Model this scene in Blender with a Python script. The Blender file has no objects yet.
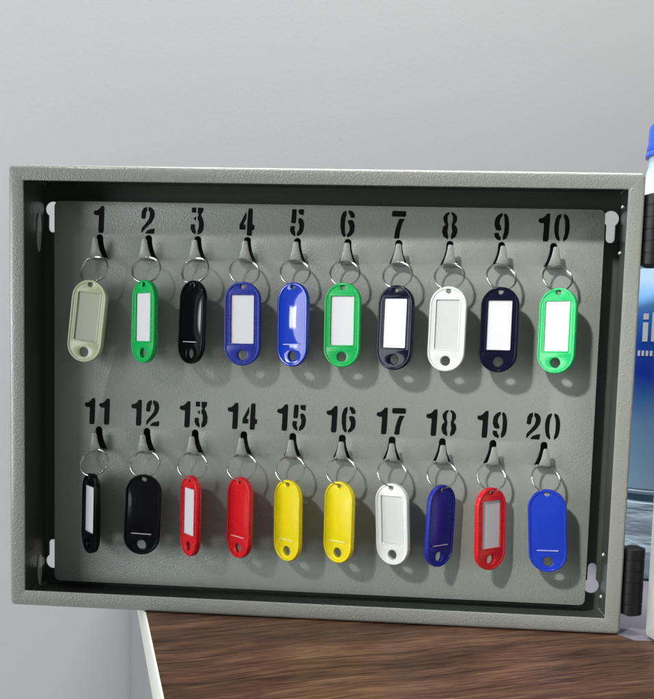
import bpy, bmesh, math, random
from mathutils import Vector, Matrix
random.seed(4)
S = bpy.context.scene
COL = S.collection
R = math.radians

# ---------------------------------------------------------------- camera
cam_d = bpy.data.cameras.new('camera')
cam = bpy.data.objects.new('camera', cam_d)
COL.objects.link(cam)
S.camera = cam
# columns of the fitted rotation: right, forward, up
MR = [(0.9974, -0.0637, -0.0343), (0.0662, 0.9947, 0.0782), (0.0291, -0.0802, 0.9964)]
right = Vector([MR[i][0] for i in range(3)])
fwd = Vector([MR[i][1] for i in range(3)])
up = Vector([MR[i][2] for i in range(3)])
m = Matrix((right, up, -fwd)).transposed().to_4x4()
m.translation = Vector((0.2300, -0.4563, 0.1499))
cam.matrix_world = m
cam_d.sensor_fit = 'VERTICAL'
cam_d.sensor_height = 24.0
cam_d.lens = 800.0 / 699.0 * 24.0
cam_d.shift_x = -(348.5 - 327.0) / 699.0
cam_d.shift_y = (428.75 - 349.5) / 699.0
cam_d.clip_start = 0.01
cam_d.clip_end = 50

# ---------------------------------------------------------------- light
w = bpy.data.worlds.new('World')
S.world = w
w.use_nodes = True
bg = w.node_tree.nodes['Background']
bg.inputs[0].default_value = (0.93, 0.97, 1.0, 1)
bg.inputs[1].default_value = 0.29


def area(name, loc, target, size, power, color, size_y=None):
    d = bpy.data.lights.new(name, 'AREA')
    d.energy = power
    d.color = color
    d.size = size
    if size_y:
        d.shape = 'RECTANGLE'
        d.size_y = size_y
    o = bpy.data.objects.new(name, d)
    COL.objects.link(o)
    o.location = loc
    v = Vector(target) - Vector(loc)
    o.rotation_euler = v.to_track_quat('-Z', 'Y').to_euler()
    return o


kl = area('ceiling_lamp', (-0.68, -1.42, 1.32), (0.47, 0, 0.13), 0.12, 0.85, (1.0, 0.98, 0.94))
kl.data.spread = R(21)
area('window_light', (-0.75, -0.70, 0.16), (0.1, 0, 0.12), 0.55, 8, (0.93, 0.97, 1.0))
area('small_window', (-1.22, -0.60, 0.26), (0.1, 0, 0.12), 0.24, 3.2, (0.92, 0.96, 1.0), 0.2)
ov = area('overhead_light', (0.24, 0.0, 1.5), (0.24, 0.0, 0.0), 1.15, 34, (1.0, 0.99, 0.96), 0.24)
ov.rotation_euler = (0, 0, 0)

S.view_settings.view_transform = 'Standard'
S.view_settings.look = 'None'
S.view_settings.exposure = 0
S.view_settings.gamma = 1


# ---------------------------------------------------------------- helpers
def tag(o, label=None, cat=None, group=None, kind=None):
    if label: o['label'] = label
    if cat: o['category'] = cat
    if group: o['group'] = group
    if kind: o['kind'] = kind
    return o


def empty(name, loc, parent=None):
    o = bpy.data.objects.new(name, None)
    o.empty_display_size = 0.01
    COL.objects.link(o)
    o.location = loc
    if parent: o.parent = parent
    return o


def mesh_obj(name, me, mat, parent=None, loc=None):
    o = bpy.data.objects.new(name, me)
    if mat is not None:
        me.materials.clear()
        me.materials.append(mat)
    COL.objects.link(o)
    if loc is not None: o.location = loc
    if parent is not None: o.parent = parent
    return o


def smooth(me, ang=35):
    for p in me.polygons: p.use_smooth = True
    me.set_sharp_from_angle(angle=R(ang))
    return me


def bm_mesh(name, bm, sm=True, ang=35):
    bmesh.ops.remove_doubles(bm, verts=bm.verts, dist=1e-7)
    bmesh.ops.recalc_face_normals(bm, faces=bm.faces)
    me = bpy.data.meshes.new(name)
    bm.to_mesh(me)
    bm.free()
    if sm: smooth(me, ang)
    return me


def sheet(name, loops, thick, bevel=0.0, res=2):
    """flat plate in XZ from closed 2D loops (inner loops are holes); centred on y=0, total thickness thick."""
    cu = bpy.data.curves.new(name, 'CURVE')
    cu.dimensions = '2D'
    cu.fill_mode = 'BOTH'
    cu.extrude = max(thick / 2 - bevel, 0.00002)
    cu.bevel_depth = bevel
    cu.bevel_resolution = res
    cu.offset = -bevel
    for lp in loops:
        s = cu.splines.new('POLY')
        s.points.add(len(lp) - 1)
        for i, (x, z) in enumerate(lp):
            s.points[i].co = (x, z, 0, 1)
        s.use_cyclic_u = True
    tmp = bpy.data.objects.new(name, cu)
    COL.objects.link(tmp)
    dg = bpy.context.evaluated_depsgraph_get()
    dg.update()
    me = bpy.data.meshes.new_from_object(tmp.evaluated_get(dg))
    bpy.data.objects.remove(tmp)
    bpy.data.curves.remove(cu)
    me.name = name
    me.transform(Matrix.Rotation(R(90), 4, 'X'))   # XY -> XZ, front (was +z) faces -y
    bm = bmesh.new()
    bm.from_mesh(me)
    bmesh.ops.remove_doubles(bm, verts=bm.verts, dist=2e-6)
    bmesh.ops.recalc_face_normals(bm, faces=bm.faces)
    bm.to_mesh(me)
    bm.free()
    return smooth(me, 40)


def join_meshes(name, parts):
    """parts: list of (mesh, offset Vector) merged into one mesh"""
    bm = bmesh.new()
    for me, off in parts:
        n0 = len(bm.verts)
        bm.from_mesh(me)
        bm.verts.ensure_lookup_table()
        for v in bm.verts[n0:]: v.co += Vector(off)
    out = bpy.data.meshes.new(name)
    bm.to_mesh(out)
    bm.free()
    return smooth(out, 40)


def arc(cx, cz, r, a0, a1, n):
    return [(cx + r * math.cos(R(a0 + (a1 - a0) * i / n)), cz + r * math.sin(R(a0 + (a1 - a0) * i / n))) for i in range(n + 1)]


def circ(cx, cz, r, n=20):
    return arc(cx, cz, r, 0, 360, n)[:-1]


def rrect(x0, z0, x1, z1, r, n=5):
    return (arc(x1 - r, z0 + r, r, -90, 0, n) + arc(x1 - r, z1 - r, r, 0, 90, n) +
            arc(x0 + r, z1 - r, r, 90, 180, n) + arc(x0 + r, z0 + r, r, 180, 270, n))


def stadium(wd, z0, z1, inset=0.0, n=18):
    r = wd / 2 - inset
    zc0, zc1 = z0 + wd / 2, z1 - wd / 2
    return arc(0, zc1, r, 0, 180, n) + arc(0, zc0, r, 180, 360, n)


def box_bm(bm, x0, x1, y0, y1, z0, z1):
    vs = [bm.verts.new(c) for c in [(x0, y0, z0), (x1, y0, z0), (x1, y1, z0), (x0, y1, z0), (x0, y0, z1), (x1, y0, z1), (x1, y1, z1), (x0, y1, z1)]]
    for f in [(0, 3, 2, 1), (4, 5, 6, 7), (0, 1, 5, 4), (1, 2, 6, 5), (2, 3, 7, 6), (3, 0, 4, 7)]:
        bm.faces.new([vs[i] for i in f])
    return vs


def box_mesh(name, dims, bev=0.0, seg=2):
    bm = bmesh.new()
    box_bm(bm, *dims)
    if bev: bmesh.ops.bevel(bm, geom=list(bm.edges), offset=bev, segments=seg, affect='EDGES', profile=0.5)
    return bm_mesh(name, bm)


def tube_mesh(name, pts, r, n=8, closed=False):
    bm = bmesh.new()
    rings = []
    prev = None
    for i, p in enumerate(pts):
        p = Vector(p)
        a = Vector(pts[i - 1]) if i > 0 or closed else p
        b = Vector(pts[(i + 1) % len(pts)]) if i < len(pts) - 1 or closed else p
        t = (b - a).normalized()
        if prev is None:
            u = t.orthogonal().normalized()
        else:
            u = (prev - t * prev.dot(t)).normalized()
        prev = u
        v = t.cross(u)
        rings.append([bm.verts.new(p + (u * math.cos(2 * math.pi * k / n) + v * math.sin(2 * math.pi * k / n)) * r) for k in range(n)])
    m_ = len(rings)
    for i in range(m_ if closed else m_ - 1):
        A, B = rings[i], rings[(i + 1) % m_]
        for k in range(n): bm.faces.new([A[k], A[(k + 1) % n], B[(k + 1) % n], B[k]])
    if not closed:
        bm.faces.new(rings[0])
        bm.faces.new(rings[-1])
    return bm_mesh(name, bm, ang=60)


def lathe_mesh(name, prof, n=64, a0=0, a1=360, zmap=None):
    if zmap: prof = [(r, zmap(z)) for r, z in prof]
    bm = bmesh.new()
    rows = []
    full = abs(a1 - a0) >= 360
    cnt = n if full else n + 1
    for r, z in prof:
        rows.append([bm.verts.new((r * math.cos(R(a0 + (a1 - a0) * k / n)), r * math.sin(R(a0 + (a1 - a0) * k / n)), z)) for k in range(cnt)])
    for i in range(len(rows) - 1):
        for k in range(n):
            k2 = (k + 1) % cnt
            bm.faces.new([rows[i][k], rows[i][k2], rows[i + 1][k2], rows[i + 1][k]])
    return bm_mesh(name, bm, ang=40)


# ---------------------------------------------------------------- materials
def new_mat(name):
    m_ = bpy.data.materials.new(name)
    m_.use_nodes = True
    nt = m_.node_tree
    return m_, nt, nt.nodes['Principled BSDF']


def N(nt, typ, **kw):
    n = nt.nodes.new(typ)
    for k, v in kw.items(): setattr(n, k, v)
    return n


def coat_paint(name, col, rough=0.42, grain=420, bump=0.00022, var=0.10, spec=0.5, coat=0.0):
    """textured powder coat: orange-peel bumps plus faint tonal mottling"""
    m_, nt, b = new_mat(name)
    L = nt.links
    tc = N(nt, 'ShaderNodeTexCoord')
    n1 = N(nt, 'ShaderNodeTexNoise'); n1.inputs['Scale'].default_value = grain; n1.inputs['Detail'].default_value = 1.0
    vo = N(nt, 'ShaderNodeTexVoronoi'); vo.feature = 'SMOOTH_F1'; vo.inputs['Scale'].default_value = grain * 1.25
    n2 = N(nt, 'ShaderNodeTexNoise'); n2.inputs['Scale'].default_value = 18; n2.inputs['Detail'].default_value = 4
    L.new(tc.outputs['Object'], n1.inputs['Vector'])
    L.new(tc.outputs['Object'], vo.inputs['Vector'])
    L.new(tc.outputs['Object'], n2.inputs['Vector'])
    add = N(nt, 'ShaderNodeMath', operation='ADD')
    L.new(n1.outputs[0], add.inputs[0]); L.new(vo.outputs['Distance'], add.inputs[1])
    bp = N(nt, 'ShaderNodeBump'); bp.inputs['Distance'].default_value = bump; bp.inputs['Strength'].default_value = 1.0
    L.new(add.outputs[0], bp.inputs['Height'])
    L.new(bp.outputs[0], b.inputs['Normal'])
    mx = N(nt, 'ShaderNodeMix', data_type='RGBA')
    c = Vector(col)
    mx.inputs[6].default_value = (*(c * (1 - var)), 1)
    mx.inputs[7].default_value = (*(c * (1 + var)), 1)
    ad2 = N(nt, 'ShaderNodeMath', operation='ADD'); ml = N(nt, 'ShaderNodeMath', operation='MULTIPLY'); ml.inputs[1].default_value = 0.5
    L.new(n1.outputs[0], ad2.inputs[0]); L.new(n2.outputs[0], ad2.inputs[1]); L.new(ad2.outputs[0], ml.inputs[0])
    L.new(ml.outputs[0], mx.inputs[0])
    L.new(mx.outputs[2], b.inputs['Base Color'])
    b.inputs['Roughness'].default_value = rough
    b.inputs['Specular IOR Level'].default_value = spec
    b.inputs['Coat Weight'].default_value = coat
    b.inputs['Coat Roughness'].default_value = 0.16
    return m_


def plastic(name, col, rough=0.22, trans=0.0, sss=0.0, coat=0.3, scr=0.00003, ior=1.48, spec=0.5):
    m_, nt, b = new_mat(name)
    L = nt.links
    tc = N(nt, 'ShaderNodeTexCoord')
    n1 = N(nt, 'ShaderNodeTexNoise'); n1.inputs['Scale'].default_value = 160; n1.inputs['Detail'].default_value = 3
    n2 = N(nt, 'ShaderNodeTexNoise'); n2.inputs['Scale'].default_value = 900; n2.inputs['Detail'].default_value = 2
    L.new(tc.outputs['Object'], n1.inputs['Vector']); L.new(tc.outputs['Object'], n2.inputs['Vector'])
    bp = N(nt, 'ShaderNodeBump'); bp.inputs['Distance'].default_value = scr
    L.new(n1.outputs[0], bp.inputs['Height']); L.new(bp.outputs[0], b.inputs['Normal'])
    mr = N(nt, 'ShaderNodeMapRange'); mr.inputs[3].default_value = rough * 0.75; mr.inputs[4].default_value = rough * 1.4
    L.new(n2.outputs[0], mr.inputs[0]); L.new(mr.outputs[0], b.inputs['Roughness'])
    mx = N(nt, 'ShaderNodeMix', data_type='RGBA'); c = Vector(col)
    mx.inputs[6].default_value = (*(c * 0.95), 1); mx.inputs[7].default_value = (*(c * 1.04), 1)
    L.new(n1.outputs[0], mx.inputs[0]); L.new(mx.outputs[2], b.inputs['Base Color'])
    b.inputs['IOR'].default_value = ior
    b.inputs['Transmission Weight'].default_value = trans
    b.inputs['Subsurface Weight'].default_value = sss
    b.inputs['Subsurface Scale'].default_value = 0.002
    b.inputs['Coat Weight'].default_value = coat
    b.inputs['Coat Roughness'].default_value = 0.08
    b.inputs['Specular IOR Level'].default_value = spec
    return m_


def simple(name, col, rough=0.5, metal=0.0, **kw):
    m_, nt, b = new_mat(name)
    b.inputs['Base Color'].default_value = (*col, 1)
    b.inputs['Roughness'].default_value = rough
    b.inputs['Metallic'].default_value = metal
    for k, v in kw.items(): b.inputs[k].default_value = v
    return m_


M_case = coat_paint('grey_green_powder_coat', (0.222, 0.231, 0.205), 0.42, 900, 0.00019, 0.12, coat=0.8)
M_inner = coat_paint('inner_shade_coat', (0.070, 0.080, 0.068), 0.26, 500, 0.00008)  # same paint, darkened to carry the shade inside the cabinet
M_panel = coat_paint('panel_powder_coat', (0.268, 0.290, 0.262), 0.40, 900, 0.00016)
M_door = coat_paint('door_lit_coat', (0.42, 0.44, 0.41), 0.42, 430, 0.0002)  # cabinet paint lightened, light falling on the door put into its colour
M_ink = simple('black_stencil_paint', (0.003, 0.003, 0.0035), 0.6, **{'Specular IOR Level': 0.12})
M_steel = simple('bright_wire', (0.58, 0.57, 0.54), 0.18, 1.0)
M_hinge = plastic('black_hinge_paint', (0.005, 0.005, 0.006), 0.42, coat=0.0, scr=0.0001, spec=0.3)
M_rivet = simple('bright_rivet', (0.85, 0.86, 0.85), 0.2, 1.0)
M_paper = simple('label_paper', (0.76, 0.755, 0.785), 0.6)
_p, _nt, _b = new_mat('clear_window')
_nt.nodes.remove(_b)
_tr = N(_nt, 'ShaderNodeBsdfTransparent'); _tr.inputs[0].default_value = (0.97, 0.97, 0.97, 1)
_gl = N(_nt, 'ShaderNodeBsdfGlossy'); _gl.inputs['Roughness'].default_value = 0.07
_fr = N(_nt, 'ShaderNodeFresnel'); _fr.inputs[0].default_value = 1.45
_mx = N(_nt, 'ShaderNodeMixShader')
_ge = N(_nt, 'ShaderNodeNewGeometry')
_inv = N(_nt, 'ShaderNodeMath', operation='SUBTRACT'); _inv.inputs[0].default_value = 1
_mu = N(_nt, 'ShaderNodeMath', operation='MULTIPLY')
_nt.links.new(_ge.outputs['Backfacing'], _inv.inputs[1]); _nt.links.new(_inv.outputs[0], _mu.inputs[0]); _nt.links.new(_fr.outputs[0], _mu.inputs[1])
_nt.links.new(_mu.outputs[0], _mx.inputs[0]); _nt.links.new(_tr.outputs[0], _mx.inputs[1]); _nt.links.new(_gl.outputs[0], _mx.inputs[2])
_nt.links.new(_mx.outputs[0], _nt.nodes['Material Output'].inputs[0])
M_clear = _p


def wall_mat():
    m_, nt, b = new_mat('painted_wall')
    L = nt.links
    tc = N(nt, 'ShaderNodeTexCoord')
    n1 = N(nt, 'ShaderNodeTexNoise'); n1.inputs['Scale'].default_value = 3; n1.inputs['Detail'].default_value = 5
    n2 = N(nt, 'ShaderNodeTexNoise'); n2.inputs['Scale'].default_value = 260; n2.inputs['Detail'].default_value = 3
    L.new(tc.outputs['Object'], n1.inputs['Vector']); L.new(tc.outputs['Object'], n2.inputs['Vector'])
    mx = N(nt, 'ShaderNodeMix', data_type='RGBA')
    mx.inputs[6].default_value = (0.53, 0.538, 0.545, 1); mx.inputs[7].default_value = (0.585, 0.592, 0.602, 1)
    L.new(n1.outputs[0], mx.inputs[0]); L.new(mx.outputs[2], b.inputs['Base Color'])
    bp = N(nt, 'ShaderNodeBump'); bp.inputs['Distance'].default_value = 0.00008
    L.new(n2.outputs[0], bp.inputs['Height']); L.new(bp.outputs[0], b.inputs['Normal'])
    mp = N(nt, 'ShaderNodeMapping'); mp.inputs['Scale'].default_value = (1.5, 1.5, 26)
    n3 = N(nt, 'ShaderNodeTexNoise'); n3.inputs['Scale'].default_value = 1; n3.inputs['Detail'].default_value = 5
    L.new(tc.outputs['Object'], mp.inputs[0]); L.new(mp.outputs[0], n3.inputs['Vector'])
    av = N(nt, 'ShaderNodeMath', operation='MULTIPLY_ADD'); av.inputs[1].default_value = 0.6
    av2 = N(nt, 'ShaderNodeMath', operation='MULTIPLY'); av2.inputs[1].default_value = 0.4
    L.new(n3.outputs[0], av2.inputs[0]); L.new(n1.outputs[0], av.inputs[0]); L.new(av2.outputs[0], av.inputs[2]); L.new(av.outputs[0], mx.inputs[0])
    b.inputs['Roughness'].default_value = 0.65
    return m_


def wood_mat():
    m_, nt, b = new_mat('dark_walnut_laminate')
    L = nt.links
    tc = N(nt, 'ShaderNodeTexCoord')
    # warp, then stretch along the board (local x)
    nw = N(nt, 'ShaderNodeTexNoise'); nw.inputs['Scale'].default_value = 5; nw.inputs['Detail'].default_value = 3
    L.new(tc.outputs['Object'], nw.inputs['Vector'])
    sc = N(nt, 'ShaderNodeVectorMath', operation='SCALE'); sc.inputs['Scale'].default_value = 0.035
    L.new(nw.outputs['Color'], sc.inputs[0])
    av = N(nt, 'ShaderNodeVectorMath', operation='ADD')
    L.new(tc.outputs['Object'], av.inputs[0]); L.new(sc.outputs[0], av.inputs[1])

    def stretched(sx, sy, detail, rough=0.6):
        mp = N(nt, 'ShaderNodeMapping'); mp.inputs['Scale'].default_value = (sx, sy, 20)
        L.new(av.outputs[0], mp.inputs[0])
        n = N(nt, 'ShaderNodeTexNoise'); n.inputs['Scale'].default_value = 1; n.inputs['Detail'].default_value = detail
        n.inputs['Roughness'].default_value = rough
        L.new(mp.outputs[0], n.inputs['Vector'])
        return n
    g1 = stretched(9, 120, 7, 0.68)
    g2 = stretched(40, 800, 5, 0.75)
    g3 = stretched(9, 20, 5, 0.6)
    cr = N(nt, 'ShaderNodeValToRGB')
    e = cr.color_ramp.elements
    e[0].position = 0.41; e[0].color = (0.013, 0.006, 0.004, 1)
    e[1].position = 0.65; e[1].color = (0.170, 0.094, 0.054, 1)
    k = e.new(0.51); k.color = (0.060, 0.029, 0.017, 1)
    mixv = N(nt, 'ShaderNodeMath', operation='MULTIPLY_ADD'); mixv.inputs[1].default_value = 0.43
    L.new(g2.outputs[0], mixv.inputs[0])
    m2 = N(nt, 'ShaderNodeMath', operation='MULTIPLY'); m2.inputs[1].default_value = 0.32
    L.new(g1.outputs[0], m2.inputs[0])
    m3 = N(nt, 'ShaderNodeMath', operation='MULTIPLY_ADD'); m3.inputs[1].default_value = 0.25
    L.new(g3.outputs[0], m3.inputs[0]); L.new(m2.outputs[0], m3.inputs[2]); L.new(m3.outputs[0], mixv.inputs[2])
    L.new(mixv.outputs[0], cr.inputs[0])
    L.new(cr.outputs[0], b.inputs['Base Color'])
    bp = N(nt, 'ShaderNodeBump'); bp.inputs['Distance'].default_value = 0.00012
    L.new(g2.outputs[0], bp.inputs['Height']); L.new(bp.outputs[0], b.inputs['Normal'])
    mr = N(nt, 'ShaderNodeMapRange'); mr.inputs[3].default_value = 0.30; mr.inputs[4].default_value = 0.50
    L.new(g1.outputs[0], mr.inputs[0]); L.new(mr.outputs[0], b.inputs['Roughness'])
    b.inputs['Specular IOR Level'].default_value = 0.22
    return m_


M_wall, M_wood = wall_mat(), wood_mat()
M_band = coat_paint('white_edge_band', (0.66, 0.67, 0.60), 0.4, 200, 0.00003, 0.04)
M_side = coat_paint('grey_white_panel', (0.235, 0.235, 0.245), 0.5, 90, 0.00002, 0.05)

# ---------------------------------------------------------------- wall and table
TA = 21.5                              # the table and wall stand at an angle to the cabinet
ct, st = math.cos(R(TA)), math.sin(R(TA))
tab = empty('table', (0.0035, 0.2, 0))   # rear left corner of the top
tab.rotation_euler.z = R(TA)
tag(tab, 'dark walnut wood table with white edge band under the key cabinet', 'table')
mesh_obj('tabletop', box_mesh('tabletop', (0.0012, 1.3, -0.80, 0, -0.022, -0.0004), 0.0005, 2), M_wood, tab)
mesh_obj('edge_band', box_mesh('edge_band', (0, 0.0012, -0.80, 0, -0.0222, -0.0003), 0.0003, 2), M_band, tab)
mesh_obj('side_panel', box_mesh('side_panel', (0.0015, 0.018, -0.79, -0.001, -0.74, -0.0222), 0.0005, 1), M_side, tab)

# pale sheet lying on the table, showing past the right corner of the cabinet and through its lower keyhole
bm = bmesh.new()
ps = [(0.3660, -0.0070), (0.66, 0.012), (0.60, 0.33), (0.22, 0.20)]
lo = [bm.verts.new((x, y, -0.00037)) for x, y in ps]; hi = [bm.verts.new((x, y, -0.00005)) for x, y in ps]
bm.faces.new(lo[::-1]); bm.faces.new(hi)
for k in range(4): bm.faces.new([lo[k], lo[(k + 1) % 4], hi[(k + 1) % 4], hi[k]])
tag(mesh_obj('sheet', bm_mesh('sheet', bm, False), coat_paint('lavender_sheet', (0.18, 0.168, 0.205), 0.55, 120, 0.00005, 0.06)),
    'pale lavender grey sheet lying on the table behind the right cabinet corner', 'sheet')

bm = bmesh.new()
box_bm(bm, -3.0, 3.0, 0.004, 0.1, -0.75, 2.2)
wl = mesh_obj('wall', bm_mesh('wall', bm, False), M_wall, None, (0.0035, 0.2, 0))
wl.rotation_euler.z = R(TA)
tag(wl, 'plain pale grey painted wall behind the key cabinet', 'wall', kind='structure')
bm = bmesh.new()
box_bm(bm, -3, 3, -3, 3, -0.80, -0.745)
tag(mesh_obj('floor', bm_mesh('floor', bm, False), simple('floor_tile', (0.35, 0.35, 0.34), 0.5)), kind='structure')

# ---------------------------------------------------------------- the cabinet
W, H, D = 0.36, 0.2592, 0.047
FL = 0.0092
PY = 0.0321                            # front face of the hook panel
cab = empty('key_cabinet', (0, 0, 0))
tag(cab, 'grey green metal key cabinet standing open with twenty numbered hooks', 'key cabinet')


def shell_mesh():
    T = 0.0012
    prof = [(0.0, D)]                                          # (inset, y)
    prof += [(0.0, 0.0026)]
    rb = 0.0023
    for i in range(1, 7):
        a = R(90 * i / 6)
        prof.append((rb - rb * math.cos(a), rb - rb * math.sin(a)))
    prof += [(FL - 0.0006, 0.0), (FL - 0.00018, 0.00018), (FL, 0.0006), (FL, 0.0011)]
    prof += [(FL - 0.0003, 0.0014), (T, 0.0014), (T, D)]
    bm = bmesh.new()
    rows = []
    for ins, y in prof:
        r = max(0.0030 - ins, 0.0003)
        rows.append([bm.verts.new((x, y, z)) for x, z in rrect(ins, ins, W - ins, H - ins, r, 5)])
    n = len(rows[0])
    for i in range(len(rows)):
        A, B = rows[i], rows[(i + 1) % len(rows)]
        for k in range(n): bm.faces.new([A[k], A[(k + 1) % n], B[(k + 1) % n], B[k]])
    return bm_mesh('cabinet_shell', bm, ang=30)


mesh_obj('cabinet_shell', shell_mesh(), M_case, cab)


def keyhole(cx, cz, flip):
    r, s, ln = 0.0047, 0.0027, 0.0145
    a = math.degrees(math.asin(s / r))
    pts = arc(cx, cz, r, -90 + a, 270 - a, 20) + arc(cx, cz - ln + s, s, 180, 360, 8)
    if flip: pts = [(x, 2 * cz - z) for x, z in pts][::-1]
    return pts


loops = [rrect(0.0013, 0.0013, W - 0.0013, H - 0.0013, 0.002)]
for cx in (0.0068, W - 0.0068):
    loops.append(keyhole(cx, 0.2422, False))
    loops.append(keyhole(cx, 0.0160, True))
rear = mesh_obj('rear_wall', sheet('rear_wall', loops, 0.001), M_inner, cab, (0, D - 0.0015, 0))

# inner side linings (same sheet metal, interior shade painted in as a darker colour)
bm = bmesh.new()
y0, y1 = 0.0016, D - 0.0021
box_bm(bm, 0.0013, 0.0016, y0, y1, 0.0017, H - 0.0017)
box_bm(bm, W - 0.0016, W - 0.0013, y0, y1, 0.0017, H - 0.0017)
box_bm(bm, 0.0017, W - 0.0017, y0, y1, 0.0013, 0.0016)
box_bm(bm, 0.0017, W - 0.0017, y0, y1, H - 0.0016, H - 0.0013)
mesh_obj('shade_lining', bm_mesh('shade_lining', bm, False), M_inner, cab)

# pale grey ovals laid on the left side wall
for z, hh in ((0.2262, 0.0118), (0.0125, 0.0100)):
    pl = sheet('pale_oval', [[(0.0026 * math.cos(R(a)), hh * math.sin(R(a))) for a in range(0, 360, 12)]], 0.0008, 0.0003)
    o = mesh_obj('pale_oval', pl, simple('oval_grey', (0.55, 0.57, 0.56), 0.3), cab, (0.0019, 0.0362, z))
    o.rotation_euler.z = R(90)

# hook panel with the punched slots
HX = [0.0421 + 0.0306 * i for i in range(10)]
ROW = (0.2252, 0.1067)                 # top of the slots
SLOT = 0.0145


def slot_loop(cx, ztop):
    side = [(0.0021, 0.0022), (0.0021, 0.0040), (0.0024, 0.0060), (0.0030, 0.0085), (0.0040, 0.0112), (0.0050, 0.0134), (0.0053, SLOT)]
    top = arc(cx, ztop - 0.0021, 0.0021, 0, 180, 8)
    rgt = [(cx + a, ztop - b) for a, b in side][::-1]
    lft = [(cx - a, ztop - b) for a, b in side]
    return rgt + top + lft


ml_, mt_, mb_ = 0.0134, 0.0143, 0.0070
loops = [rrect(ml_, mb_, W - ml_, H - mt_, 0.0035)]
for zt in ROW:
    for x in HX: loops.append(slot_loop(x, zt))
panel = mesh_obj('hook_panel', sheet('hook_panel', loops, 0.0010, 0.0002, 1), M_panel, cab, (0, PY + 0.0005, 0))
for x in (0.018, W - 0.018):
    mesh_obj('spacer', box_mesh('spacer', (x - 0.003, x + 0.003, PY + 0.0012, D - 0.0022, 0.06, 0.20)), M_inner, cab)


def hook_mesh():
    prof = [(0.0004, 0.0001, .00465), (-0.0008, -0.0003, .0046), (-0.0022, -0.0006, .0045), (-0.0045, -0.0005, .0043), (-0.0064, 0.0002, .0040),
            (-0.0077, 0.0017, .0035), (-0.0084, 0.0036, .0029), (-0.0088, 0.0060, .00225), (-0.0090, 0.0085, .0018), (-0.0092, 0.0102, .00165), (-0.0093, 0.0111, .0011)]
    bm = bmesh.new()
    t = 0.0009
    rows = []
    for i, (y, z, hw) in enumerate(prof):
        a = prof[max(i - 1, 0)]; b = prof[min(i + 1, len(prof) - 1)]
        y *= 0.86
        d = Vector((0, b[0] - a[0], b[1] - a[1])).normalized()
        nrm = Vector((0, d.z, -d.y)) * t * 0.5      # points to the back/up side
        c = Vector((0, y, z))
        e = 0.00025
        ring = []
        for sx, sn in ((-hw, 1 - .5), (-hw + e, 1), (hw - e, 1), (hw, .5), (hw, -.5), (hw - e, -1), (-hw + e, -1), (-hw, -.5)):
            ring.append(bm.verts.new(c + Vector((sx, 0, 0)) + nrm * sn))
        rows.append(ring)
    for i in range(len(rows) - 1):
        for k in range(8): bm.faces.new([rows[i][k], rows[i][(k + 1) % 8], rows[i + 1][(k + 1) % 8], rows[i + 1][k]])
    bm.faces.new(rows[0]); bm.faces.new(rows[-1])
    return bm_mesh('hook', bm, ang=50)


HM = hook_mesh()
HM.materials.append(M_panel)
for zt in ROW:
    for x in HX:
        mesh_obj('hook', HM, None, panel, (x, -0.0005, zt - SLOT - 0.0001))

# stencilled digits, traced as outlines (x right, y down) and given a film of paint
DG = {
 '0': [[(335,105),(305,120),(290,160),(285,205),(287,255),(300,308),(328,336),(334,315),(322,270),(321,205),(325,160),(338,125)],
       [(359,105),(389,120),(404,160),(409,205),(407,255),(394,308),(366,336),(360,315),(372,270),(373,205),(369,160),(356,125)]],
 '1': [[(222,110),(249,110),(243,336),(196,336),(202,188),(178,190),(156,178),(158,152),(188,147),(210,128)]],
 '2': [[(113,56),(85,66),(68,92),(62,150),(76,160),(99,156),(104,105),(113,90)],
       [(125,56),(152,65),(172,86),(179,118),(172,152),(150,190),(98,240),(66,280),(64,240),(98,200),(128,160),(138,122),(133,98),(122,88)],
       [(94,282),(118,252),(148,243),(179,236),(175,284)]],
 '3': [[(470,62),(507,62),(507,106),(468,104)],
       [(520,62),(568,62),(566,95),(546,120),(562,150),(574,195),(569,245),(550,273),(520,286),(520,252),(531,225),(531,180),(519,158),(518,138),(528,122),(519,105)],
       [(482,152),(506,134),(506,172)],
       [(463,200),(497,200),(498,238),(505,255),(505,286),(475,267),(460,235)]],
 '4': [[(130,92),(131,150),(105,203),(124,203),(124,244),(73,244),(72,205)],
       [(146,68),(183,68),(181,203),(200,205),(197,245),(180,246),(178,294),(136,294),(137,246),(137,203)]],
 '5': [[(506,70),(545,70),(540,186),(500,188)],
       [(560,70),(606,70),(602,120),(572,113),(560,100)],
       [(558,150),(580,140),(600,158),(610,195),(604,245),(586,278),(550,297),(551,262),(568,240),(571,202),(562,182)],
       [(496,211),(534,211),(529,245),(537,265),(537,298),(505,276),(491,245)]],
 '6': [[(90,78),(93,110),(83,150),(81,220),(85,268),(92,292),(76,304),(55,276),(44,215),(46,140),(62,95)],
       [(110,76),(140,84),(160,110),(160,140),(127,140),(119,112),(107,102)],
       [(103,165),(125,156),(150,164),(164,205),(159,260),(136,290),(100,307),(100,280),(119,255),(123,215),(112,194)]],
 '7': [[(468,88),(582,88),(582,134),(466,134)],
       [(529,150),(574,150),(552,192),(538,250),(532,310),(488,310),(499,240),(514,185)]],
 '8': [[(114,88),(86,100),(65,128),(65,160),(84,196),(64,216),(58,255),(72,296),(108,320),(110,290),(100,250),(107,212),(107,192),(99,165),(100,122),(113,106)],
       [(128,88),(156,100),(177,128),(177,160),(158,196),(178,216),(184,255),(170,296),(134,320),(132,290),(142,250),(135,212),(135,192),(143,165),(142,122),(129,106)]],
}
_six = DG['6']
DG['9'] = [[(-x, -y) for x, y in lp] for lp in _six]
US = 0.0000725


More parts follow.
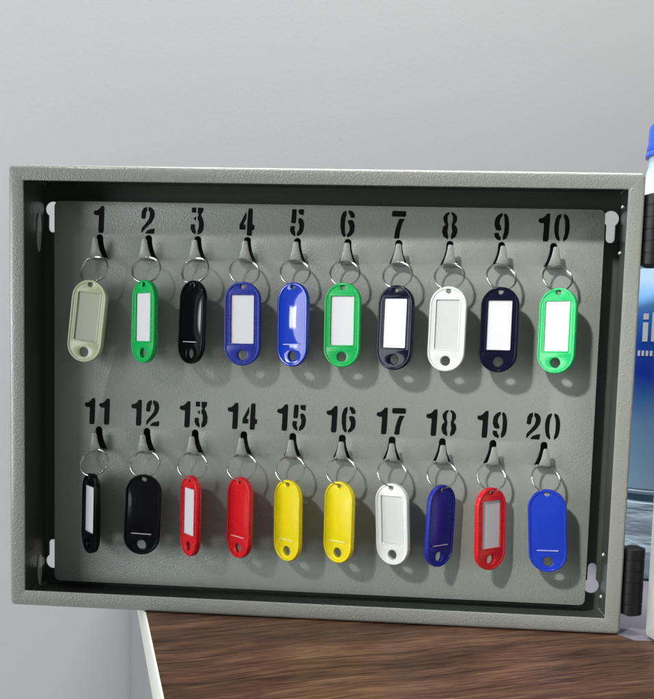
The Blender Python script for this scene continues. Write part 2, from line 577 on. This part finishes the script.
def round_poly(lp, k=0.11):
    out = []
    n = len(lp)
    for i in range(n):
        a, b = lp[i], lp[(i + 1) % n]
        out.append((a[0] + (b[0] - a[0]) * k, a[1] + (b[1] - a[1]) * k))
        out.append((b[0] - (b[0] - a[0]) * k, b[1] - (b[1] - a[1]) * k))
    return out


DN = {}
for ch, lps in DG.items():
    xs = [x for l in lps for x, y in l]; ys = [y for l in lps for x, y in l]
    sc_ = 0.0163 / (max(ys) - min(ys))
    DN[ch] = ([[((x - min(xs)) * US, (max(ys) - y) * sc_) for x, y in round_poly(l)] for l in lps], (max(xs) - min(xs)) * US)


def number(n, cx, zb):
    s = str(n)
    tot = sum(DN[c][1] for c in s) + 0.0026 * (len(s) - 1)
    x = -tot / 2
    loops = []
    for c in s:
        lps, wd = DN[c]
        loops += [[(px + x, pz) for px, pz in l] for l in lps]
        x += wd + 0.0026
    o = mesh_obj('number', sheet('number', loops, 0.00012), M_ink, panel, (cx, -0.0005 - 0.00007, zb))
    o['label'] = 'black stencil number %d' % n


for i in range(10):
    number(i + 1, HX[i] - 0.0005, 0.2259)
    number(i + 11, HX[i] - 0.0011, 0.1079)

# rivets of the hinges, seen inside the right edge
for z in (0.2412, 0.2161, 0.0453, 0.0207):
    mesh_obj('rivet', lathe_mesh('rivet', [(0.0013, 0), (0.0012, 0.0005), (0.0007, 0.0010), (0, 0.0012)], 14), M_rivet, cab, (W - 0.0108, 0.0045, z)).rotation_euler = (R(60), 0, R(-55))


# hinges: knuckled black barrels outside the right edge
def hinge(z0, z1, barrel_round):
    bm = bmesh.new()
    n = 6
    hgt = (z1 - z0) / n
    r = 0.0064
    prof = []
    for k in range(n):
        a, b = z0 + k * hgt + 0.0002, z0 + (k + 1) * hgt - 0.0002
        prof += [(r - 0.0003, a + 0.0001), (r, a + 0.0003), (r, b - 0.0003), (r - 0.0003, b - 0.0001)]
    prof = [(0.0, z0 - 0.0012), (0.0030, z0 - 0.0010), (0.0048, z0)] + prof + [(0.0048, z1), (0.0030, z1 + 0.0008), (0, z1 + 0.001)]
    me = lathe_mesh('hinge', prof, 28)
    o = mesh_obj('hinge', me, M_hinge, cab, (W + 0.0064, 0.0062, 0))
    return o


hinge(0.0112, 0.0500, True)
hinge(0.2095, 0.2482, False)

# the door, swung open past a right angle towards the viewer
door = bmesh.new()
box_bm(door, 0, 0.342, 0.0154, 0.0166, 0.001, H - 0.001)             # sheet
dm = bm_mesh('door', door)
prof_d = []
bm = bmesh.new()
rows = []
for ins, y in [(0, 0.0153), (0, 0.0016), (0.0004, 0.0005), (0.0012, 0.0), (0.010, 0.0), (0.0104, 0.0004), (0.0104, 0.0012), (0.0014, 0.0012), (0.0014, 0.0153)]:
    rows.append([bm.verts.new((x, y, z)) for x, z in rrect(ins, ins + 0.001, 0.342 - ins, H - 0.001 - ins, max(0.003 - ins, 0.0003), 5)])
for i in range(len(rows)):
    A, B = rows[i], rows[(i + 1) % len(rows)]
    for k in range(len(A)): bm.faces.new([A[k], A[(k + 1) % len(A)], B[(k + 1) % len(A)], B[k]])
rim = bm_mesh('rim', bm)
dj = join_meshes('door', [(dm, (0, 0, 0)), (rim, (0, 0, 0))])
do = mesh_obj('door', dj, M_door, cab, (W + 0.0131, -0.001, 0.0))
do.rotation_euler.z = R(-76.7)
do['label'] = 'grey cabinet door with light painted in, swung open towards the viewer'

# ---------------------------------------------------------------- key tags
TW, T = 0.0222, 0.0030
ZT, ZB = 0.0028, -0.0467              # tag ends measured from the ring hole


def big_hole(): return circ(0, ZB + 0.0062, 0.0029, 22)
def small_hole(): return circ(0, 0, 0.0015, 14)


WX, WZ0, WZ1 = 0.0070, ZB + 0.0130, ZT - 0.0078
# front kind: frame with a window
base = sheet('base', [stadium(TW - 0.0002, ZB + 0.0001, ZT - 0.0001), big_hole(), small_hole()], 0.0014, 0.0003)
frame = sheet('frame', [stadium(TW, ZB, ZT), big_hole(), small_hole(), rrect(-WX, WZ0, WX, WZ1, 0.0006, 3)], 0.0016, 0.0005)
rimr = sheet('rim', [stadium(TW - 0.0004, ZB + 0.0002, ZT - 0.0002), stadium(TW, ZB, ZT, 0.0015)], 0.0010, 0.0003)
winr = sheet('winrim', [rrect(-WX - 0.0009, WZ0 - 0.0009, WX + 0.0009, WZ1 + 0.0009, 0.0010, 3), rrect(-WX, WZ0, WX, WZ1, 0.0006, 3)], 0.0008, 0.0002)
FRONT = join_meshes('tag_frame', [(base, (0, T / 2 - 0.0007, 0)), (frame, (0, -T / 2 + 0.0008, 0)), (rimr, (0, -T / 2 + 0.0001, 0)), (winr, (0, -T / 2 + 0.0002, 0))])
# back kind: gently domed plate with a slit
bplate = sheet('bplate', [stadium(TW, ZB, ZT), big_hole(), small_hole()], 0.0026, 0.0006)


def dome():
    bm = bmesh.new()
    nx, nz = 14, 26
    hw = TW / 2 - 0.0022
    z0, z1 = ZB + 0.0125, ZT - 0.0052
    g = []
    for i in range(nx + 1):
        row = []
        for j in range(nz + 1):
            u, v = -1 + 2 * i / nx, -1 + 2 * j / nz
            x = u * hw; z = (z0 + z1) / 2 + v * (z1 - z0) / 2
            row.append(bm.verts.new((x, -0.0008 * (1 - u ** 2) ** 0.8 * (1 - abs(v) ** 2.4), z)))
        g.append(row)
    for i in range(nx):
        for j in range(nz): bm.faces.new([g[i][j], g[i][j + 1], g[i + 1][j + 1], g[i + 1][j]])
    return bm_mesh('dome', bm)


DOME = dome()
BACK = join_meshes('tag_plate', [(bplate, (0, 0, 0)), (rimr, (0, -T / 2 + 0.0001, 0)), (DOME, (0, -0.00128, 0))])
SLITM = box_mesh('slit', (-0.0062, 0.0062, -0.00185, -0.0010, ZB + 0.0128, ZB + 0.01335), 0.0001, 1)
PAPER = box_mesh('paper', (-WX + 0.0001, WX - 0.0001, -0.00075, -0.00055, WZ0 + 0.0001, WZ1 - 0.0001))
COVER = box_mesh('cover', (-WX + 0.00005, WX - 0.00005, -0.00135, -0.00100, WZ0 + 0.00005, WZ1 - 0.00005))
COVER.materials.append(M_clear)


def ring_mesh():
    pts = []
    rr, n = 0.0083, 76
    for i in range(n + 1):
        a = 2 * math.pi * 1.93 * i / n + 0.6
        r = rr + (0.0001 if i < n / 2 else -0.0001)
        pts.append((r * math.cos(a), -0.00055 + 0.0011 * i / n, r * math.sin(a)))
    me = tube_mesh('split_ring', pts, 0.00047, 8)
    me.materials.append(M_steel)
    return me


RING = ring_mesh()

C = dict(
    cream=(0.40, 0.43, 0.27), green=(0.004, 0.40, 0.085), lgreen=(0.004, 0.47, 0.125), black=(0.003, 0.003, 0.004), ink=(0.0045, 0.0045, 0.018),
    navy=(0.010, 0.024, 0.26), blue=(0.010, 0.038, 0.40), white=(0.68, 0.69, 0.665), red=(0.58, 0.008, 0.014), yellow=(0.74, 0.60, 0.004), dblue=(0.010, 0.020, 0.28))
CM = {k: plastic('plastic_' + k, v, (0.06 if k == 'blue' else 0.12) if k in ('black', 'ink', 'blue') else 0.26, sss=0.0 if k in ('black', 'ink') else 0.12, coat=0.0 if k in ('black', 'ink') else 0.15, spec=0.2 if k in ('black', 'ink') else 0.4) for k, v in C.items()}
_m, _nt, _b = new_mat('cream_paper')
_b.inputs['Base Color'].default_value = (0.42, 0.44, 0.33, 1)
_b.inputs['Roughness'].default_value = 0.5
M_creampaper = _m
M_whiteback = plastic('plastic_white_back', (0.66, 0.67, 0.655), 0.3)

# n, colour, kind, x of the ring hole, z of the tag top, yaw (deg, + turns the face left), roll, pitch, label
TAGS = [
 (1, 'cream', 'window', 0.0428, 0.1958, 5, -5.9, 0, 'translucent cream plastic key tag hanging crooked below hook number 1'),
 (2, 'green', 'paper', 0.0757, 0.1966, 36, -0.4, 0, 'green key tag with white paper label hanging below hook number 2'),
 (3, 'black', 'plain', 0.1053, 0.1969, 36, -1.7, 0, 'glossy black key tag without a paper label below hook number 3'),
 (4, 'navy', 'paper', 0.1347, 0.1968, 6, 0.5, 0, 'navy blue key tag with wide white paper label below hook number 4'),
 (5, 'blue', 'plain', 0.1650, 0.1971, 30, 0.5, 0, 'shiny blue key tag with bright glare and no label below hook number 5'),
 (6, 'green', 'paper', 0.1942, 0.1975, 12, 0.5, 0, 'green key tag with white paper label hanging below hook number 6'),
 (7, 'ink', 'paper', 0.2258, 0.1968, 22, -0.7, 0, 'blue black key tag with bright white label below hook number 7'),
 (8, 'white', 'window', 0.2561, 0.1968, 17, -0.7, 0, 'white key tag with pale empty window hanging below hook number 8'),
 (9, 'ink', 'paper', 0.2860, 0.1972, 16, -0.2, 0, 'blue black key tag with white label hanging below hook number 9'),
 (10, 'lgreen', 'paper', 0.3192, 0.1975, 28, 0.0, 0, 'bright green key tag with white label hanging below hook number 10'),
 (11, 'black', 'paper', 0.0434, 0.0790, 47, -0.8, 0, 'slim turned black key tag with narrow white label below hook number 11'),
 (12, 'black', 'plain', 0.0760, 0.0796, 0, -1.9, 0, 'broad flat black key tag without a label below hook number 12'),
 (13, 'red', 'paper', 0.1051, 0.0800, 49, -0.3, 0, 'turned red key tag with narrow white label below hook number 13'),
 (14, 'red', 'plain', 0.1356, 0.0803, 41, -0.5, 0, 'plain red key tag without a label hanging below hook number 14'),
 (15, 'yellow', 'plain', 0.1647, 0.0797, 38, 0.4, 0, 'plain yellow key tag hanging below hook number 15, left of another yellow tag'),
 (16, 'yellow', 'plain', 0.1958, 0.0800, 36, 0.0, 0, 'plain yellow key tag hanging below hook number 16, right of another yellow tag'),
 (17, 'white', 'window', 0.2267, 0.0802, 30, 3.0, 0, 'white key tag with empty recessed window hanging below hook number 17'),
 (18, 'dblue', 'plain', 0.2562, 0.0803, -44, -1.1, 0, 'dark blue key tag without a label hanging below hook number 18'),
 (19, 'red', 'paper', 0.2850, 0.0798, -36, 1.4, 0, 'turned red key tag with narrow white label below hook number 19'),
 (20, 'blue', 'plain', 0.3178, 0.0800, 12, 3.8, 0, 'plain bright blue key tag hanging crooked below hook number 20'),
]

proto = {}


def build_tag(kind, col):
    mat = CM[col]
    root = empty('key_tag', (0, 0, 0))
    if kind == 'plain':
        me = BACK.copy(); me.materials.clear(); me.materials.append(mat)
        mesh_obj('holder', me, None, root)
        sl = SLITM.copy(); sl.materials.clear()
        sl.materials.append(simple('slit_' + col, tuple(min(1, c * 0.55 + 0.40) for c in C[col]), 0.35))
        mesh_obj('slit', sl, None, root)
    else:
        me = FRONT.copy(); me.materials.clear(); me.materials.append(mat)
        mesh_obj('holder', me, None, root)
        pm = PAPER.copy(); pm.materials.clear()
        pm.materials.append(M_paper if kind == 'paper' else (M_whiteback if col == 'white' else M_creampaper))
        mesh_obj('label_insert' if kind == 'paper' else 'empty_slot', pm, None, root)
        mesh_obj('clear_window', COVER, None, root)
    mesh_obj('split_ring', RING, None, root)
    return root


for n, col, kind, hx_, ztop, yaw, roll, pitch, lab in TAGS:
    key = (col, kind)
    if key not in proto:
        root = build_tag(kind, col)
        proto[key] = root
    else:
        src = proto[key]
        root = src.copy(); COL.objects.link(root)
        for chd in list(src.children):
            c = chd.copy(); COL.objects.link(c); c.parent = root
    tag(root, lab, 'key tag', 'key tags hanging on the numbered hooks')
    i = (n - 1) % 10
    zb = ROW[0 if n <= 10 else 1] - SLOT
    hole = Vector((hx_, PY - 0.0145, ztop - 0.0028))
    root.location = hole
    top = Vector((HX[i] + (hx_ - HX[i]) * 0.3, PY - 0.0052, zb + 0.0016))
    Q = Matrix.Rotation(R(-yaw), 3, 'Z') @ Matrix.Rotation(R(-roll if True else 0), 3, 'Y') @ Matrix.Rotation(R(pitch), 3, 'X')
    # roll about the viewing axis first in world terms
    Q = Matrix.Rotation(R(-roll), 3, 'Y') @ Matrix.Rotation(R(-yaw), 3, 'Z') @ Matrix.Rotation(R(pitch), 3, 'X')
    d_ = (hole - top)
    ctr = (hole + top) / 2
    for ch in root.children:
        if ch.name.startswith('split_ring'):
            # ring plane contains the line hook -> hole
            z_ax = -d_.normalized()
            yw = R(random.uniform(-16, 16))
            x0_ = Vector((math.cos(yw), math.sin(yw), 0))
            y_ax = z_ax.cross(x0_).normalized()
            x_ax = y_ax.cross(z_ax)
            M = Matrix((x_ax, y_ax, z_ax)).transposed() @ Matrix.Rotation(random.uniform(0, 6.28), 3, 'Y')
            s = d_.length / 2 / 0.0083
            s = min(max(s, 0.93), 1.05)
            mw = (M * s).to_4x4(); mw.translation = ctr - hole
            ch.matrix_local = mw
        else:
            ch.matrix_local = Q.to_4x4()

# ---------------------------------------------------------------- bottle behind the cabinet
bt = empty('water_bottle', (0.4205, 0.160, 0))


def ZM(z):
    q = 0.15 + (z - 0.15) * 1.108       # heights of the bottle's rings
    return z * 0.0715 / 0.0735 if z < 0.06 else q

tag(bt, 'blue labelled plastic water bottle with blue cap behind the cabinet hinges', 'bottle')
BR = 0.0380


def bmat():
    m_, nt, b = new_mat('pale_blue_bottle')
    b.inputs['Base Color'].default_value = (0.66, 0.84, 0.97, 1)
    b.inputs['Transmission Weight'].default_value = 0.3
    b.inputs['Roughness'].default_value = 0.12
    b.inputs['IOR'].default_value = 1.33
    tc = N(nt, 'ShaderNodeTexCoord'); n1 = N(nt, 'ShaderNodeTexNoise'); n1.inputs['Scale'].default_value = 45; n1.inputs['Detail'].default_value = 3
    mp = N(nt, 'ShaderNodeMapping'); mp.inputs['Scale'].default_value = (0.6, 0.6, 2.2)
    nt.links.new(tc.outputs['Object'], mp.inputs[0]); nt.links.new(mp.outputs[0], n1.inputs['Vector'])
    bp = N(nt, 'ShaderNodeBump'); bp.inputs['Distance'].default_value = 0.004
    nt.links.new(n1.outputs[0], bp.inputs['Height']); nt.links.new(bp.outputs[0], b.inputs['Normal'])
    return m_


def label_mat():
    m_, nt, b = new_mat('printed_blue_label')
    L = nt.links
    tc = N(nt, 'ShaderNodeTexCoord')
    sp = N(nt, 'ShaderNodeSeparateXYZ')
    nz = N(nt, 'ShaderNodeTexNoise'); nz.inputs['Scale'].default_value = 40
    L.new(tc.outputs['Object'], sp.inputs[0]); L.new(tc.outputs['Object'], nz.inputs['Vector'])
    ad = N(nt, 'ShaderNodeMath', operation='MULTIPLY_ADD'); ad.inputs[1].default_value = 0.012
    L.new(nz.outputs[0], ad.inputs[0]); L.new(sp.outputs['Z'], ad.inputs[2])
    mr = N(nt, 'ShaderNodeMapRange'); mr.inputs[1].default_value = 0.075; mr.inputs[2].default_value = 0.222
    L.new(ad.outputs[0], mr.inputs[0])
    cr = N(nt, 'ShaderNodeValToRGB')
    e = cr.color_ramp.elements
    e[0].position = 0.0; e[0].color = (0.36, 0.58, 0.80, 1)
    e[1].position = 1.0; e[1].color = (0.42, 0.62, 0.92, 1)
    for p_, c_ in ((0.30, (0.20, 0.40, 0.70, 1)), (0.42, (0.07, 0.22, 0.60, 1)), (0.54, (0.008, 0.045, 0.50, 1)), (0.70, (0.015, 0.09, 0.62, 1)), (0.82, (0.04, 0.22, 0.78, 1)), (0.92, (0.20, 0.45, 0.88, 1))):
        k = e.new(p_); k.color = c_
    L.new(mr.outputs[0], cr.inputs[0]); L.new(cr.outputs[0], b.inputs['Base Color'])
    b.inputs['Roughness'].default_value = 0.3
    b.inputs['Coat Weight'].default_value = 0.4
    return m_


prof = [(0.0, 0.006), (0.020, 0.004), (0.028, 0.0), (0.033, 0.001), (0.0365, 0.006), (BR, 0.014)]
for z in (0.030, 0.052):
    prof += [(BR, z), (BR - 0.0006, z + 0.002), (BR - 0.0009, z + 0.006), (BR, z + 0.010)]
prof += [(BR, 0.0655), (BR - 0.003, 0.067), (BR - 0.003, 0.071)]
prof = [(r_, z_ * 1.0) for r_, z_ in prof]
prof += [(BR, 0.0735), (BR - 0.001, 0.0745), (BR - 0.001, 0.2165), (BR, 0.2175), (BR, 0.222), (0.0368, 0.232), (0.033, 0.245), (0.027, 0.259), (0.020, 0.272), (0.0155, 0.281), (0.0140, 0.286), (0.0140, 0.2935), (0.0128, 0.296), (0.0128, 0.303), (0, 0.303)]
mesh_obj('bottle_body', lathe_mesh('bottle_body', prof, 72, zmap=ZM), bmat(), bt)
mesh_obj('base_band', lathe_mesh('base_band', [(BR - 0.0032, 0.0665), (BR - 0.0027, 0.0668), (BR - 0.0027, 0.0712), (BR - 0.0032, 0.0715)], 72, zmap=ZM), simple('dark_blue_band', (0.12, 0.22, 0.32), 0.3), bt)
mesh_obj('label', lathe_mesh('label', [(BR - 0.0012, 0.075), (BR - 0.0002, 0.0752), (BR - 0.0002, 0.2158), (BR - 0.0012, 0.216)], 96, zmap=ZM), label_mat(), bt)
capm = plastic('blue_cap', (0.02, 0.10, 0.62), 0.3)
cp = [(0.0142, 0.2925), (0.0163, 0.2930), (0.0163, 0.2950), (0.0150, 0.2965), (0.0155, 0.2970), (0.0155, 0.3000), (0.0148, 0.3005), (0.0146, 0.3110), (0.0138, 0.3135), (0.0, 0.3140)]
mesh_obj('cap', lathe_mesh('cap', cp, 60, zmap=ZM), capm, bt)

# marks printed on the label, wrapped round the bottle
lab = [o for o in bt.children if o.name.startswith('label')][0]
bm = bmesh.new()


def patch(a0, a1, z0, z1, n=6):
    """a: angle about the bottle axis in degrees, 0 = towards the viewer, + to the right"""
    rr = BR + 0.00005
    vs = []
    for k in range(n + 1):
        a = R(-90 + a0 + (a1 - a0) * k / n)
        vs.append((bm.verts.new((rr * math.cos(a), rr * math.sin(a), ZM(z0))), bm.verts.new((rr * math.cos(a), rr * math.sin(a), ZM(z1)))))
    for k in range(n): bm.faces.new([vs[k][0], vs[k + 1][0], vs[k + 1][1], vs[k][1]])


patch(-33, -27.5, 0.1700, 0.1822)      # i
patch(-33, -27.5, 0.1840, 0.1878)      # its dot
patch(-24, -18.5, 0.1700, 0.1885)      # l
for k in range(5): patch(-37 + 4.2 * k, -34.4 + 4.2 * k, 0.1608, 0.1642, 3)
mesh_obj('lettering', bm_mesh('lettering', bm), simple('white_print', (0.88, 0.91, 0.95), 0.4), lab)
